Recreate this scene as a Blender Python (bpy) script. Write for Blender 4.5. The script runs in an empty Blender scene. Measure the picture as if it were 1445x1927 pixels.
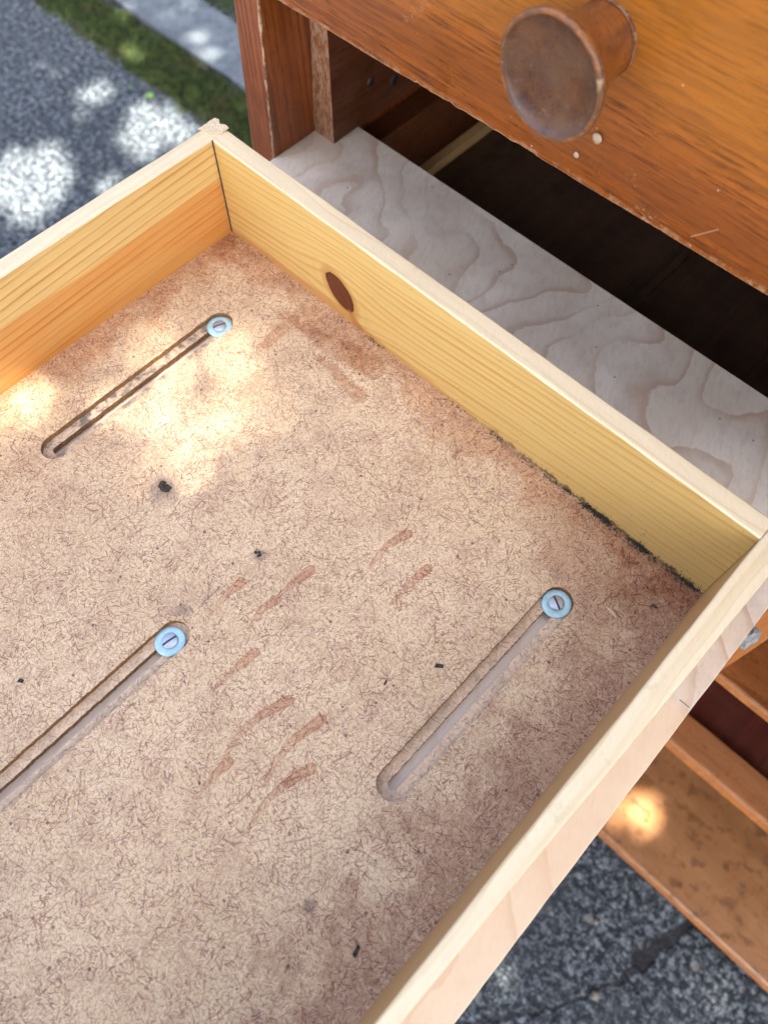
import bpy, bmesh, math, random
from mathutils import Vector, Matrix, noise as mnoise
random.seed(7)
C = bpy.data.collections.new('scene'); bpy.context.scene.collection.children.link(C)
sc = bpy.context.scene
V = Vector

# ------------------------------------------------------------------ camera, light, exposure
cam = bpy.data.cameras.new('camera'); camo = bpy.data.objects.new('camera', cam); C.objects.link(camo)
cam.sensor_fit = 'VERTICAL'; cam.sensor_height = 36.0; cam.lens = 36 * 1482.4 / 1927
R = [[0.72403248, 0.68973274, 0.00676076], [0.62093911, -0.64748719, -0.44180874], [-0.30035245, 0.32408189, -0.89708379]]
M = Matrix(((R[0][0], -R[1][0], -R[2][0], 0.49025), (R[0][1], -R[1][1], -R[2][1], -0.31294),
            (R[0][2], -R[1][2], -R[2][2], 0.54955), (0, 0, 0, 1)))
camo.matrix_world = M
cam.clip_start = .02; cam.clip_end = 300
cam.dof.use_dof = True; cam.dof.focus_distance = .60; cam.dof.aperture_fstop = 27.7 / 5.0
sc.camera = camo
SUN_EL = math.radians(57)
sun_h = V((.60, -.80)).normalized()
SUNV = V((sun_h.x * math.cos(SUN_EL), sun_h.y * math.cos(SUN_EL), math.sin(SUN_EL)))
w = bpy.data.worlds.new('World'); sc.world = w; w.use_nodes = True
nt = w.node_tree; bg = nt.nodes['Background']
sky = nt.nodes.new('ShaderNodeTexSky'); sky.sky_type = 'NISHITA'; sky.sun_disc = False
sky.sun_elevation = SUN_EL; sky.sun_rotation = math.atan2(SUNV.x, SUNV.y)
sky.air_density = .75; sky.dust_density = 4.5; sky.ozone_density = .6
nt.links.new(sky.outputs[0], bg.inputs[0]); bg.inputs[1].default_value = .072
sl = bpy.data.lights.new('sun', 'SUN'); sl.energy = 5.0; sl.angle = math.radians(.55); sl.color = (1, .93, .82)
slo = bpy.data.objects.new('sun', sl); C.objects.link(slo)
slo.rotation_euler = SUNV.to_track_quat('Z', 'Y').to_euler()
sc.view_settings.view_transform = 'Standard'; sc.view_settings.look = 'None'
sc.view_settings.exposure = 3.27; sc.view_settings.gamma = 1
sc.render.engine = 'CYCLES'

# ------------------------------------------------------------------ node expression helper
class N:
    def __init__(s, nt, sock): s.nt = nt; s.s = sock
    def _m(s, op, *a, clamp=False):
        n = s.nt.nodes.new('ShaderNodeMath'); n.operation = op; n.use_clamp = clamp
        for i, x in enumerate(a):
            if isinstance(x, N): s.nt.links.new(x.s, n.inputs[i])
            else: n.inputs[i].default_value = x
        return N(s.nt, n.outputs[0])
    def __add__(s, o): return s._m('ADD', s, o)
    __radd__ = __add__
    def __sub__(s, o): return s._m('SUBTRACT', s, o)
    def __rsub__(s, o): return s._m('SUBTRACT', o, s)
    def __mul__(s, o): return s._m('MULTIPLY', s, o)
    __rmul__ = __mul__
    def __truediv__(s, o): return s._m('DIVIDE', s, o)
    def abs(s): return s._m('ABSOLUTE', s)
    def fract(s): return s._m('FRACT', s)
    def sin(s): return s._m('SINE', s)
    def cos(s): return s._m('COSINE', s)
    def sqrt(s): return s._m('SQRT', s)
    def exp(s): return s._m('EXPONENT', s)
    def pw(s, o): return s._m('POWER', s, o)
    def min(s, o): return s._m('MINIMUM', s, o)
    def max(s, o): return s._m('MAXIMUM', s, o)
    def clamp(s): return s._m('ADD', s, 0.0, clamp=True)
    def ss(s, a, b, lo=0., hi=1.):           # smoothstep a..b -> lo..hi  (a<b)
        n = s.nt.nodes.new('ShaderNodeMapRange'); n.interpolation_type = 'SMOOTHSTEP'
        s.nt.links.new(s.s, n.inputs[0])
        if a > b: a, b, lo, hi = b, a, hi, lo
        for i, x in enumerate((a, b, lo, hi)): n.inputs[i + 1].default_value = x
        return N(s.nt, n.outputs[0])

class T:                                      # a material under construction
    def __init__(s, name):
        s.m = bpy.data.materials.new(name); s.m.use_nodes = True; s.nt = s.m.node_tree
        s.b = s.nt.nodes['Principled BSDF']
        tc = s.nt.nodes.new('ShaderNodeTexCoord'); s.P = N(s.nt, tc.outputs['Object'])
        sp = s.nt.nodes.new('ShaderNodeSeparateXYZ'); s.nt.links.new(s.P.s, sp.inputs[0])
        s.x, s.y, s.z = (N(s.nt, o) for o in sp.outputs)
    def vec(s, x=0., y=0., z=0.):
        n = s.nt.nodes.new('ShaderNodeCombineXYZ')
        for i, a in enumerate((x, y, z)):
            if isinstance(a, N): s.nt.links.new(a.s, n.inputs[i])
            else: n.inputs[i].default_value = a
        return N(s.nt, n.outputs[0])
    def noise(s, v, scale=5., det=3., rough=.55, dist=0., dim='3D'):
        n = s.nt.nodes.new('ShaderNodeTexNoise'); n.noise_dimensions = dim
        s.nt.links.new(v.s, n.inputs['Vector'])
        n.inputs['Scale'].default_value = scale; n.inputs['Detail'].default_value = det
        n.inputs['Roughness'].default_value = rough; n.inputs['Distortion'].default_value = dist
        return N(s.nt, n.outputs[0])
    def vor(s, v, scale, feat='F1', dim='2D', rnd=1.):
        n = s.nt.nodes.new('ShaderNodeTexVoronoi'); n.voronoi_dimensions = dim; n.feature = feat
        s.nt.links.new(v.s, n.inputs['Vector']); n.inputs['Scale'].default_value = scale
        n.inputs['Randomness'].default_value = rnd
        return n
    def sep(s, sock):
        n = s.nt.nodes.new('ShaderNodeSeparateXYZ'); s.nt.links.new(sock, n.inputs[0])
        return [N(s.nt, o) for o in n.outputs]
    def mix(s, f, a, b, mode='MIX'):
        n = s.nt.nodes.new('ShaderNodeMix'); n.data_type = 'RGBA'; n.blend_type = mode
        fs = [i for i in n.inputs if i.name == 'Factor' and i.type == 'VALUE'][0]
        ab = [i for i in n.inputs if i.type == 'RGBA']
        if isinstance(f, N): s.nt.links.new(f.s, fs)
        else: fs.default_value = f
        for i, c in zip(ab, (a, b)):
            if isinstance(c, N): s.nt.links.new(c.s, i)
            else: i.default_value = (*c, 1)
        return N(s.nt, [o for o in n.outputs if o.type == 'RGBA'][0])
    def done(s, col, rough=.6, bump=None, bs=.1, bd=.001, metal=0., spec=.5, coat=0.):
        if isinstance(col, N): s.nt.links.new(col.s, s.b.inputs['Base Color'])
        else: s.b.inputs['Base Color'].default_value = (*col, 1)
        if isinstance(rough, N): s.nt.links.new(rough.s, s.b.inputs['Roughness'])
        else: s.b.inputs['Roughness'].default_value = rough
        s.b.inputs['Metallic'].default_value = metal
        s.b.inputs['Specular IOR Level'].default_value = spec
        s.b.inputs['Coat Weight'].default_value = coat; s.b.inputs['Coat Roughness'].default_value = .25
        if bump is not None:
            n = s.nt.nodes.new('ShaderNodeBump'); n.inputs['Strength'].default_value = bs
            n.inputs['Distance'].default_value = bd
            s.nt.links.new(bump.s, n.inputs['Height']); s.nt.links.new(n.outputs[0], s.b.inputs['Normal'])
        return s.m
    # tapered capsule distance in the xy plane
    def cap(s, x, y, a, b, ra, rb):
        dx, dy = b[0] - a[0], b[1] - a[1]; L2 = dx * dx + dy * dy
        px, py = x - a[0], y - a[1]
        h = (px * (dx / L2) + py * (dy / L2)).clamp()
        qx, qy = px - h * dx, py - h * dy
        return (qx * qx + qy * qy).sqrt() - (ra + h * (rb - ra)), h

def dash_layer(t, x, y, seed, cell, wid, curve=1.):
    """a dash of random direction in every Voronoi cell -> mask, random value"""
    v = t.vec(x + seed * 3.17, y + seed * 1.93)
    vn = t.vor(v, 1 / cell)
    cr, cg, cb = t.sep(vn.outputs['Color']); px, py, _ = t.sep(vn.outputs['Position'])
    lx = x + seed * 3.17 - px; ly = y + seed * 1.93 - py
    an = cr * 6.283; c, sn = an.cos(), an.sin()
    u = lx * c + ly * sn; q = ly * c - lx * sn + (u * u) * ((cg - .5) * (curve * .16 / cell))
    L = cell * .18 + cb * (cell * .42)
    wd = (cg * .7 + .45) * wid
    m = (q.abs() / wd).ss(1.3, .45) * (u.abs() / L).ss(1.05, .8)
    return m, cb

def pine(t, u, v, wv, light, dark, spacing=.009, amp=.006, slope=0., strength=.7, knot=None, seed=0., fine=.12, tone=None, freq=3.):
    """u along the grain, v across it, wv third axis"""
    base = t.noise(t.vec(u * freq + seed, v * 7., wv * 3.), 1., 2., .5)
    vv = v + (base - .5) * (amp * 2.5) + u * slope
    if knot:
        ku, kv, ra, rb, k = knot
        e = ((((u - ku) / ra) * ((u - ku) / ra)) + ((v - kv) / rb) * ((v - kv) / rb))
        vv = vv - (v - kv) * (e * -.5).exp() * k
    r = vv / spacing + t.noise(t.vec(vv * 90, seed, 0.), 1., 1., .5) * 2.2
    s = r.fract()
    line = (s.ss(.62, .93) * .8 + s.ss(.1, .9) * .2) * s.ss(1., .96)
    mod = t.noise(t.vec(u * 5 + seed, v * 60, wv * 20), 1., 2., .5).ss(.3, .7, .45, 1.)
    fib = t.noise(t.vec(u * 45, v * 1400, wv * 900), 1., 3., .6)
    fib2 = t.noise(t.vec(u * 12, v * 320, wv * 320), 1., 3., .6)
    lt = light if tone is None else tone
    col = t.mix(line * mod * strength, lt, dark)
    col = t.mix(fib.ss(.35, .65, 0., fine), col, tuple(c * .55 for c in dark))
    col = t.mix(fib2.ss(.5, .75, 0., fine * 1.8), col, tuple(min(1, c * .8) for c in dark))
    bl = t.noise(t.vec(u * 9, v * 25, wv * 25), 1., 3., .6)
    col = t.mix(bl.ss(.4, .75, 0., .25), col, tuple(c * .8 for c in light))
    return col, line, fib

MAT = {}
# ---- particle board drawer bottom
def mat_floor():
    t = T('particleboard'); x, y = t.x, t.y
    def attr(nm):
        a = t.nt.nodes.new('ShaderNodeAttribute'); a.attribute_name = nm; return N(t.nt, a.outputs['Fac'])
    wx = (t.noise(t.P, 260, 2) - .5) * .0004; wy = (t.noise(t.vec(t.y, t.x, 3.), 260, 2) - .5) * .0004
    xx, yy = x + wx, y + wy
    big = t.noise(t.P, 9, 4, .6); mid = t.noise(t.P, 38, 3, .6); fin = t.noise(t.P, 600, 3, .7)
    col = t.mix(big.ss(.35, .65), (.78, .61, .385), (.68, .52, .315))
    col = t.mix(mid.ss(.42, .7, 0., .55), col, (.50, .34, .22))
    col = t.mix(fin.ss(.42, .66, 0., .5), col, (.40, .235, .155))
    dens = t.noise(t.P, 48, 4, .7).ss(.34, .6, .42, 1.)
    for i, (cell, wid, c, o) in enumerate((
            (.0030, .00028, (.28, .13, .09), .7), (.0037, .00030, (.25, .11, .075), .8), (.0044, .00030, (.20, .085, .065), .8),
            (.0052, .00034, (.26, .11, .08), .8), (.0062, .00038, (.26, .11, .085), .75), (.0075, .00036, (.18, .08, .06), .75),
            (.0098, .00042, (.22, .095, .075), .7), (.0150, .00055, (.22, .10, .09), .6))):
        m, rv = dash_layer(t, xx, yy, 1.37 + i * 2.1, cell, wid)
        col = t.mix(m * dens * rv.ss(.05, .5, .25, o), col, c)
    for i, (cell, wid, c, o) in enumerate(((.0042, .00026, (.86, .72, .54), .7), (.0060, .0003, (.84, .70, .53), .65))):
        m, rv = dash_layer(t, xx, yy, 31.7 + i * 3.3, cell, wid)
        col = t.mix(m * rv.ss(.2, .6, 0., o), col, c)
    # dark flecks
    vn = t.vor(t.vec(xx, yy), 1 / .017); r, g, b = t.sep(vn.outputs['Color'])
    d = N(t.nt, vn.outputs['Distance'])
    col = t.mix((r.ss(.72, .76)) * (d / (g * .05 + .02)).ss(1.3, .7) * .75, col, (.07, .045, .045))
    # water stains
    n1 = t.noise(t.P, 22, 4, .6); n2 = t.noise(t.vec(x + 4, y), 55, 4, .65)
    nn = n1 * .7 + n2 * .3
    red = t.mix(nn, (.42, .20, .095), (.34, .155, .085))
    band = (y * -1. - (nn - .47) * .17 - (x - .3).abs() * -.02).ss(.036, .006)
    sp = t.noise(t.vec(x, y, 5.), 140, 3, .7).ss(.3, .6, .55, 1.)
    col = t.mix(band * sp * .62, col, (.66, .40, .28), 'MULTIPLY')
    bandl = (x - (nn - .46) * .14).ss(.03, .004)
    col = t.mix(bandl * sp * .6, col, (.74, .45, .30), 'MULTIPLY')
    # darker purple brown along the right board
    pr = ((x * -1. + .527) - (nn - .42) * .30 + (y + .2).abs() * .10).ss(.060, .010)
    col = t.mix(pr * sp * .62, col, (.50, .35, .34), 'MULTIPLY')
    col = t.mix((attr('corner') + (nn - .5) * .09).ss(.035, -.025) * .55, col, (.56, .38, .33), 'MULTIPLY')
    # splash marks and smudges: signed distances stored on the mesh, edges roughened here
    mw = t.noise(t.P, 150, 3, .65)
    best = attr('mark') + (mw - .5) * .003; fade = attr('fade')
    f = best.ss(.0004, -.0003) * fade
    rim = best.ss(.0005, -.0001) * best.ss(-.0014, -.0002) * fade
    stk = t.noise(t.vec(x * 700, y * 160, 2.), 1., 3, .6).ss(.3, .62, .55, 1.)
    col = t.mix(f * stk * .66, col, (.66, .38, .29), 'MULTIPLY'); col = t.mix(rim * .3, col, (.52, .32, .27), 'MULTIPLY')
    col = t.mix((attr('scratch') + (mw - .5) * .002).ss(.0004, -.0003) * .55, col, (.12, .085, .085))
    gr = attr('grimy') + (n2 - .5) * 1.2
    col = t.mix(gr.ss(.1, 1.) * .5, col, (.12, .09, .085))
    # sliver stains
    isl = attr('island') + (nn - .5) * .03
    col = t.mix(isl.ss(.0022, -.0022) * sp * .6, col, (.62, .37, .27), 'MULTIPLY')
    # mould on the floor along the back board
    mo = (y * -1. - (t.noise(t.vec(x, 0.), 60, 3, .7) - .45) * .022 * 1.0).ss(.006, .0005) * x.ss(.30, .38) * t.noise(t.P, 320, 3, .7).ss(.4, .6) * t.noise(t.P, 45, 2).ss(.38, .55)
    col = t.mix(mo * .9, col, (.05, .042, .035))
    h = fin * .5 + t.noise(t.P, 260, 2) * .5
    return t.done(col, .85, h, .6, .0008, spec=.15)
MAT['floor'] = mat_floor()
def mat_cut(name, c1, c2, dirt=.0):
    t = T(name); n = t.noise(t.P, 420, 3, .7); b = t.noise(t.vec(t.x * 2, t.y * .6, t.z), 60, 3, .6)
    col = t.mix(n.ss(.3, .7), c1, c2); col = t.mix(b.ss(.48, .7, 0., dirt), col, (.06, .06, .07))
    return t.done(col, .85, n, .5, .0008, spec=.2)
MAT['cut'] = mat_cut('routed_particleboard_edge', (.17, .085, .035), (.30, .17, .075), .2)
def mat_recess():
    t = T('routed_particleboard_floor'); n = t.noise(t.P, 420, 3, .7); b = t.noise(t.P, 85, 4, .7)
    col = t.mix(n.ss(.3, .7), (.76, .58, .40), (.60, .43, .29))
    for i, cell in enumerate((.005, .007)):
        m, rv = dash_layer(t, t.x, t.y, 5.5 + i, cell, .0004); col = t.mix(m * .5, col, (.22, .12, .08))
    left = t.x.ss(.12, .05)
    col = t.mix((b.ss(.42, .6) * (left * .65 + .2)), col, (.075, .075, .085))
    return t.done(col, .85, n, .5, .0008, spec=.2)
MAT['recess'] = mat_recess()

# ---- pine boards of the drawer
def mat_back():
    t = T('yellow_pine_with_knot')
    col, line, fib = pine(t, t.x, t.z, t.y, (.71, .50, .175), (.50, .23, .04), spacing=.0072, amp=.006, slope=-.10, strength=.75, knot=(.1454, .029, .034, .022, .85), seed=2.)
    col = t.mix(t.x.ss(.25, .52, 0., .38), col, (.40, .26, .085))
    # orange heartwood sliver low down, left half
    hw = (t.z + (t.noise(t.vec(t.x * 9, t.z * 15), 1., 2) - .5) * .02 + (t.x - .13).abs() * .05).ss(.0125, .008)
    col = t.mix(hw * t.x.ss(.36, .2) * .7, col, (.50, .22, .06))
    # knot
    wob = (t.noise(t.P, 90, 2) - .5) * .004
    kx = t.x - .1454; kz = t.z - .0297
    a = kx * .745 + kz * .667; b = kx * .667 - kz * .745
    e = ((a + wob * .5) / .0130) * ((a + wob * .5) / .0130) + ((b + wob) / .0200) * ((b + wob) / .0200)
    e = e.sqrt()
    halo = e.ss(1.6, 1.0); col = t.mix(halo * .6, col, (.48, .23, .05)); hr = ((e * 7.).sin() * .5 + .5) * e.ss(2.4, 1.1); col = t.mix(hr * .22, col, (.36, .15, .03))
    kc = t.mix(t.noise(t.vec(t.x * 4, t.z), 260, 3, .7).ss(.3, .7), (.085, .017, .006), (.16, .036, .011))
    ring = e.ss(.8, .98); kc = t.mix(ring * .75, kc, (.035, .008, .003)); kc = t.mix(((a + wob * .7).abs()).ss(.0007, .0002) * e.ss(.7, .5) * .7, kc, (.03, .008, .004))
    col = t.mix(e.ss(1.04, .96), col, kc)
    # scar below the knot
    d, _ = t.cap(t.x, t.z, (.156, .014), (.166, .001), .0018, .0060)
    col = t.mix(d.ss(.002, -.001) * .7, col, (.40, .15, .04))
    # mould along the foot
    ed = (t.noise(t.vec(t.x, 0.), 70, 4, .75) - .46) * .035
    mo = (t.z - ed).ss(.003, -.001) * t.x.ss(.27, .36) * t.noise(t.P, 400, 3, .7).ss(.25, .5)
    col = t.mix(mo * .75, col, (.035, .03, .025))
    vn = t.vor(t.vec(t.x, t.z), 1 / .008); r, g, b2 = t.sep(vn.outputs['Color']); dd = N(t.nt, vn.outputs['Distance'])
    col = t.mix(r.ss(.75, .8) * (dd / (g * .10 + .03)).ss(1.2, .7) * t.z.ss(.02, .008) * t.x.ss(.28, .36), col, (.05, .035, .02))
    col = t.mix(r.ss(.15, .1) * (dd / (g * .06 + .03)).ss(1.2, .7) * .6, col, (.25, .12, .03))
    return t.done(col, .42, fib, .12, .0004, spec=.4)
MAT['back'] = mat_back()
def mat_left():
    t = T('two_tone_pine')
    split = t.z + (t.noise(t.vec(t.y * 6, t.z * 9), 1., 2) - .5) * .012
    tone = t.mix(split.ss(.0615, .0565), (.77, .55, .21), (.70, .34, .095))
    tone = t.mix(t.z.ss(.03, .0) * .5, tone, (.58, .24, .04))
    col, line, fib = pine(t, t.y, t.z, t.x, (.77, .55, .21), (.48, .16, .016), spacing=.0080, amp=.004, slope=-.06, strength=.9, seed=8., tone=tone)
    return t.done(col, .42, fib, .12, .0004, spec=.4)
MAT['left'] = mat_left()
def mat_right():
    t = T('tan_pine')
    col, line, fib = pine(t, t.y, t.z, t.x, (.50, .31, .13), (.30, .15, .04), spacing=.012, amp=.006, strength=.45, seed=4.)
    return t.done(col, .45, fib, .12, .0004, spec=.4)
MAT['right'] = mat_right()
def mat_top(name, axis, seed, warm=0.):
    t = T(name)
    u, v = (t.x, t.y) if axis == 'x' else (t.y, t.x)
    col, line, fib = pine(t, u, v, t.z, (.84, .71, .46), (.66, .45, .20), spacing=.0085, amp=.011, strength=.48, seed=seed, fine=.08, freq=5.)
    gs = t.noise(t.P, 45, 5, .75); col = t.mix(gs.ss(.58, .74, 0., .35), col, (.42, .29, .15))
    saw = t.noise(t.vec((t.x + t.y) * 700, (t.x - t.y) * 60, 0.), 1., 2, .5)
    col = t.mix(saw.ss(.45, .7, 0., .16), col, (.62, .45, .26))
    return t.done(col, .6, fib + saw, .25, .0004, spec=.3)
MAT['topx'] = mat_top('pale_pine_edge', 'x', 1.); MAT['topy'] = mat_top('pale_pine_edge', 'y', 12.)
t = T('torn_pale_wood'); n = t.noise(t.vec(t.x * 3, t.y, t.z * 4), 400, 4, .7)
MAT['torn'] = t.done(t.mix(n.ss(.3, .7), (.80, .69, .50), (.62, .48, .29)), .8, n, .6, .001, spec=.2)
t = T('dark_joint'); MAT['joint'] = t.done((.09, .055, .03), .9)

# ---- plywood
def mat_ply():
    t = T('birch_plywood')
    a = t.noise(t.vec(t.x * .9 + t.y * .25 + 3.1, t.y * .6 - t.x * .12), 6.5, 2, .45, .6)
    w2 = (t.noise(t.P, 42, 3) - .5) * .055
    r = (a + w2) * 7. + (t.x * 1. + t.y * .45) * 19.; s = r.fract()
    line = s.ss(.74, .96) * s.ss(1., .975)
    sel = t.noise(t.P, 9, 2).ss(.36, .6, .15, .85)
    cl = t.noise(t.P, 13, 4, .6)
    col = t.mix(cl.ss(.35, .68), (.88, .79, .66), (.77, .66, .52))
    cl2 = t.noise(t.vec(t.x, t.y, 7.), 30, 4, .65)
    col = t.mix(cl2.ss(.45, .75, 0., .4), col, (.55, .42, .33))
    col = t.mix(line * sel * .75, col, (.55, .32, .17))
    col = t.mix(s.ss(.30, .9, 0., .3) * sel, col, (.50, .33, .23))
    f = t.noise(t.vec(t.x * 1000 + t.y * 550, t.y * 130 - t.x * 240, 0.), 1., 3, .65)
    f2 = t.noise(t.vec(t.x * 220 + t.y * 130, t.y * 40 - t.x * 70, 0.), 1., 4, .7)
    col = t.mix(f.ss(.38, .62, 0., .25), col, (.66, .60, .54)); col = t.mix(f2.ss(.45, .72, 0., .3), col, (.48, .39, .32))
    vn = t.vor(t.P, 1 / .03); rr, g, b2 = t.sep(vn.outputs['Color']); dd = N(t.nt, vn.outputs['Distance'])
    col = t.mix(rr.ss(.8, .84) * (dd / .035).ss(1.2, .6) * .7, col, (.13, .1, .08))
    und = t.y.ss(.0, -.01) * t.x.ss(.535, .525); col = t.mix(und * .7, col, (.90, .74, .60))
    # warmer brownish strip near the front right edge
    wm = t.x.ss(.53, .545) * t.y.ss(-.07, -.085); col = t.mix(wm * .6, col, (.86, .66, .42))
    d, _ = t.cap(t.x, t.y, (.5575, -.0722), (.5650, -.0720), .00045, .00035)
    col = t.mix(d.ss(.0002, -.0002) * .85, col, (.03, .03, .035))
    for A, B in (((.10, .135), (.16, .118)), ((.025, .118), (.06, .125))):
        d, _ = t.cap(t.x, t.y, A, B, .0004, .0002); col = t.mix(d.ss(.0004, -.0002) * .5, col, (.75, .72, .68))
    return t.done(col, .55, f, .18, .0004, spec=.4)
MAT['ply'] = mat_ply()
def mat_plyedge():
    t = T('plywood_edge'); s = (t.z * 650.).fract()
    return t.done(t.mix(s.ss(.45, .55), (.5, .38, .24), (.28, .17, .09)), .7)
MAT['plyedge'] = mat_plyedge()

# ---- varnished dresser wood
def mat_varnish(name, ax, light, dark, spacing=.010, streak=.5, rough=.3, seed=0., spots=0., coat=.3, strength=.55, worn=False, big=1., amp=.008, slope=0.):
    t = T(name); X = {'x': t.x, 'y': t.y, 'z': t.z}
    u = X[ax]
    o = [X[k] for k in 'xyz' if k != ax]
    v = o[1] if ax != 'z' else o[0] + o[1] * .7
    wv = o[0]
    if ax == 'x' : v = t.z + t.y * .7
    if ax == 'y' : v = t.z + t.x
    base = t.noise(t.vec(u * 2.2 * big + seed, v * 6. * big, wv), 1., 2., .5)
    vv = v + (base - .5) * amp * 2.5 + u * slope
    r = vv / spacing + t.noise(t.vec(vv * 60, seed, 0.), 1., 2., .5) * 3.
    s = r.fract(); line = s.ss(.3, .95) * s.ss(1., .96)
    mod = t.noise(t.vec(u * 4 + seed, v * 40, 0.), 1., 2.).ss(.3, .7, .2, 1.)
    st = t.noise(t.vec(u * 28 + vv * 60, vv * 420, wv * 300), 1., 3., .65)
    dk = tuple(c for c in dark)
    col = t.mix(line * mod * strength, light, dk)
    col = t.mix(st.ss(.45, .70, 0., streak), col, tuple(c * .6 for c in dk))
    pore = t.noise(t.vec(u * 110, v * 1300, wv * 900), 1., 2., .6)
    col = t.mix(pore.ss(.58, .72, 0., .5), col, tuple(c * .35 for c in dk))
    band = t.noise(t.vec(u * 1.2 + seed, vv * 28, 1.), 1., 3., .6)
    col = t.mix(band.ss(.45, .68, 0., .6), col, tuple(a * .5 + b * .3 for a, b in zip(light, dk)))
    mot = t.noise(t.vec(u * 90, v * 200, wv * 200), 1., 3., .7)
    col = t.mix(mot.ss(.5, .75, 0., .15), col, tuple(min(1, c * 1.5) for c in light))
    if spots:
        sn = t.noise(t.vec(t.x, t.y * 1.2, t.z * 1.2), 34, 3, .6); col = t.mix(sn.ss(.54, .66, 0., spots), col, tuple(c * .4 for c in dk))
        sn = t.noise(t.vec(t.x + 3, t.y * 1.2, t.z * 1.2), 12, 3, .6); col = t.mix(sn.ss(.45, .66, 0., .5 * spots), col, tuple(c * .9 for c in dk))
    if worn:
        wn = t.noise(t.vec(t.x * 2.5, t.y * 2.5, t.z), 130, 4, .75); col = t.mix(wn.ss(.42, .56, 0., .75), col, (.44, .29, .18))
    rg = t.noise(t.P, 45, 3, .6).ss(.3, .7, rough * .8, rough * 1.4)
    return t, col, rg, st, u, v, coat
def fin(a, bs=.15): t, col, rg, st, u, v, coat = a; return t.done(col, rg, st, bs, .0004, spec=.5, coat=coat)

def mat_front():
    a = mat_varnish('orange_varnished_pine', 'x', (.37, .105, .011), (.11, .022, .004), spacing=.009, streak=.9, rough=.33, seed=5., amp=.004, slope=.0, strength=.5)
    t, col, rg, st, u, v, coat = a
    x, z = t.x, t.z
    # brighter flat grain up and to the right, tighter darker lines near the lower edge
    up = (z + (t.noise(t.vec(x * 3, z * 12), 1., 2) - .5) * .05).ss(.215, .26)
    col = t.mix(up * .32, col, (.56, .22, .02))
    sp = t.noise(t.vec(x * 260, z * 420, 0.), 1., 3, .7)
    lowb = (z + (t.noise(t.vec(x * 3, z * 10), 1., 3) - .5) * .04 - x * .06).ss(.215, .175); col = t.mix(lowb * .55, col, (.72, .58, .5), 'MULTIPLY')
    # scuffs of pale wood / old paint
    for A, B, r, o in (((.3706, .1735), (.384, .1884), .0004, .45), ((.3221, .184), (.3488, .1656), .0045, .0), ):
        d, _ = t.cap(x, z, A, B, r, r * .8); col = t.mix(d.ss(.0004, -.0002) * o, col, (.55, .38, .22))
    for A, B, r in (((.335, .168), (.352, .166), .007), ((.318, .19), (.322, .18), .003), ((.12, .205), (.15, .24), .003), ((.155, .166), (.20, .162), .002)):
        d, _ = t.cap(x + (sp - .5) * .006, z, A, B, r, r * .7)
        col = t.mix(d.ss(.003, -.003) * sp.ss(.52, .66) * .45, col, (.58, .42, .28))
    vn = t.vor(t.vec(x, z), 1 / .022); r, g, b2 = t.sep(vn.outputs['Color']); dd = N(t.nt, vn.outputs['Distance'])
    col = t.mix(r.ss(.86, .88) * (dd / (g * .03 + .012)).ss(1.2, .7) * .7, col, (.62, .47, .33))
    edge = (z - x * .015 - .1595).ss(.006, .0005) * t.noise(t.P, 180, 4, .75).ss(.48, .6)
    col = t.mix(edge * .45, col, (.52, .34, .19))
    dk = t.mix(1., col, col)
    return t.done(dk, rg, st, .22, .0004, spec=.5, coat=.18)
MAT['front'] = mat_front()
MAT['chip'] = mat_cut('chipped_raw_edge', (.52, .33, .18), (.30, .14, .06), .15)
MAT['post'] = fin(mat_varnish('red_brown_pine_panel', 'z', (.28, .070, .012), (.07, .013, .004), spacing=.0065, seed=1., streak=.45, strength=.9, rough=.38, amp=.004))
MAT['block'] = fin(mat_varnish('worn_guide_block', 'z', (.30, .11, .035), (.17, .05, .015), spacing=.02, seed=3., worn=True, rough=.5, coat=.0), .3)
MAT['blockside'] = fin(mat_varnish('brown_guide_block', 'y', (.12, .035, .010), (.05, .012, .004), spacing=.010, seed=3., rough=.5, coat=.0, amp=.02))
MAT['shelf'] = fin(mat_varnish('glossy_brown_shelf', 'x', (.30, .115, .035), (.13, .038, .011), spacing=.02, seed=6., spots=.5, rough=.25, streak=.35, amp=.03))
MAT['rail'] = fin(mat_varnish('brown_rail', 'x', (.33, .14, .055), (.20, .07, .025), spacing=.02, seed=9., rough=.32, streak=.4))
MAT['base'] = fin(mat_varnish('mottled_base_board', 'x', (.28, .135, .055), (.17, .068, .025), spacing=.05, seed=11., spots=.6, rough=.32, streak=.3, big=1.2, strength=.4, amp=.02))
MAT['divider'] = fin(mat_varnish('orange_divider', 'z', (.46, .16, .035), (.28, .08, .015), spacing=.02, seed=2., rough=.4, streak=.3))
MAT['dark'] = fin(mat_varnish('dark_dust_panel', 'y', (.085, .045, .025), (.035, .018, .011), spacing=.03, seed=2., rough=.5, streak=.4, coat=0, spots=.3))
MAT['darkred'] = fin(mat_varnish('dark_red_panel', 'y', (.10, .024, .016), (.04, .009, .007), spacing=.018, seed=7., rough=.4, streak=.5, coat=.1, amp=.012))
MAT['batten'] = fin(mat_varnish('pale_batten', 'y', (.55, .36, .16), (.40, .22, .08), spacing=.012, seed=7., rough=.5, streak=.2, coat=.0))
def mat_worn_arris():
    t = T('worn_arris'); n = t.noise(t.vec(t.x * 4, t.y * 4, t.z), 60, 5, .8)
    return t.done(t.mix(n.ss(.44, .56), (.16, .05, .018), (.50, .33, .20)), .6, n, .4, .001)
MAT['arris'] = mat_worn_arris()

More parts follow.
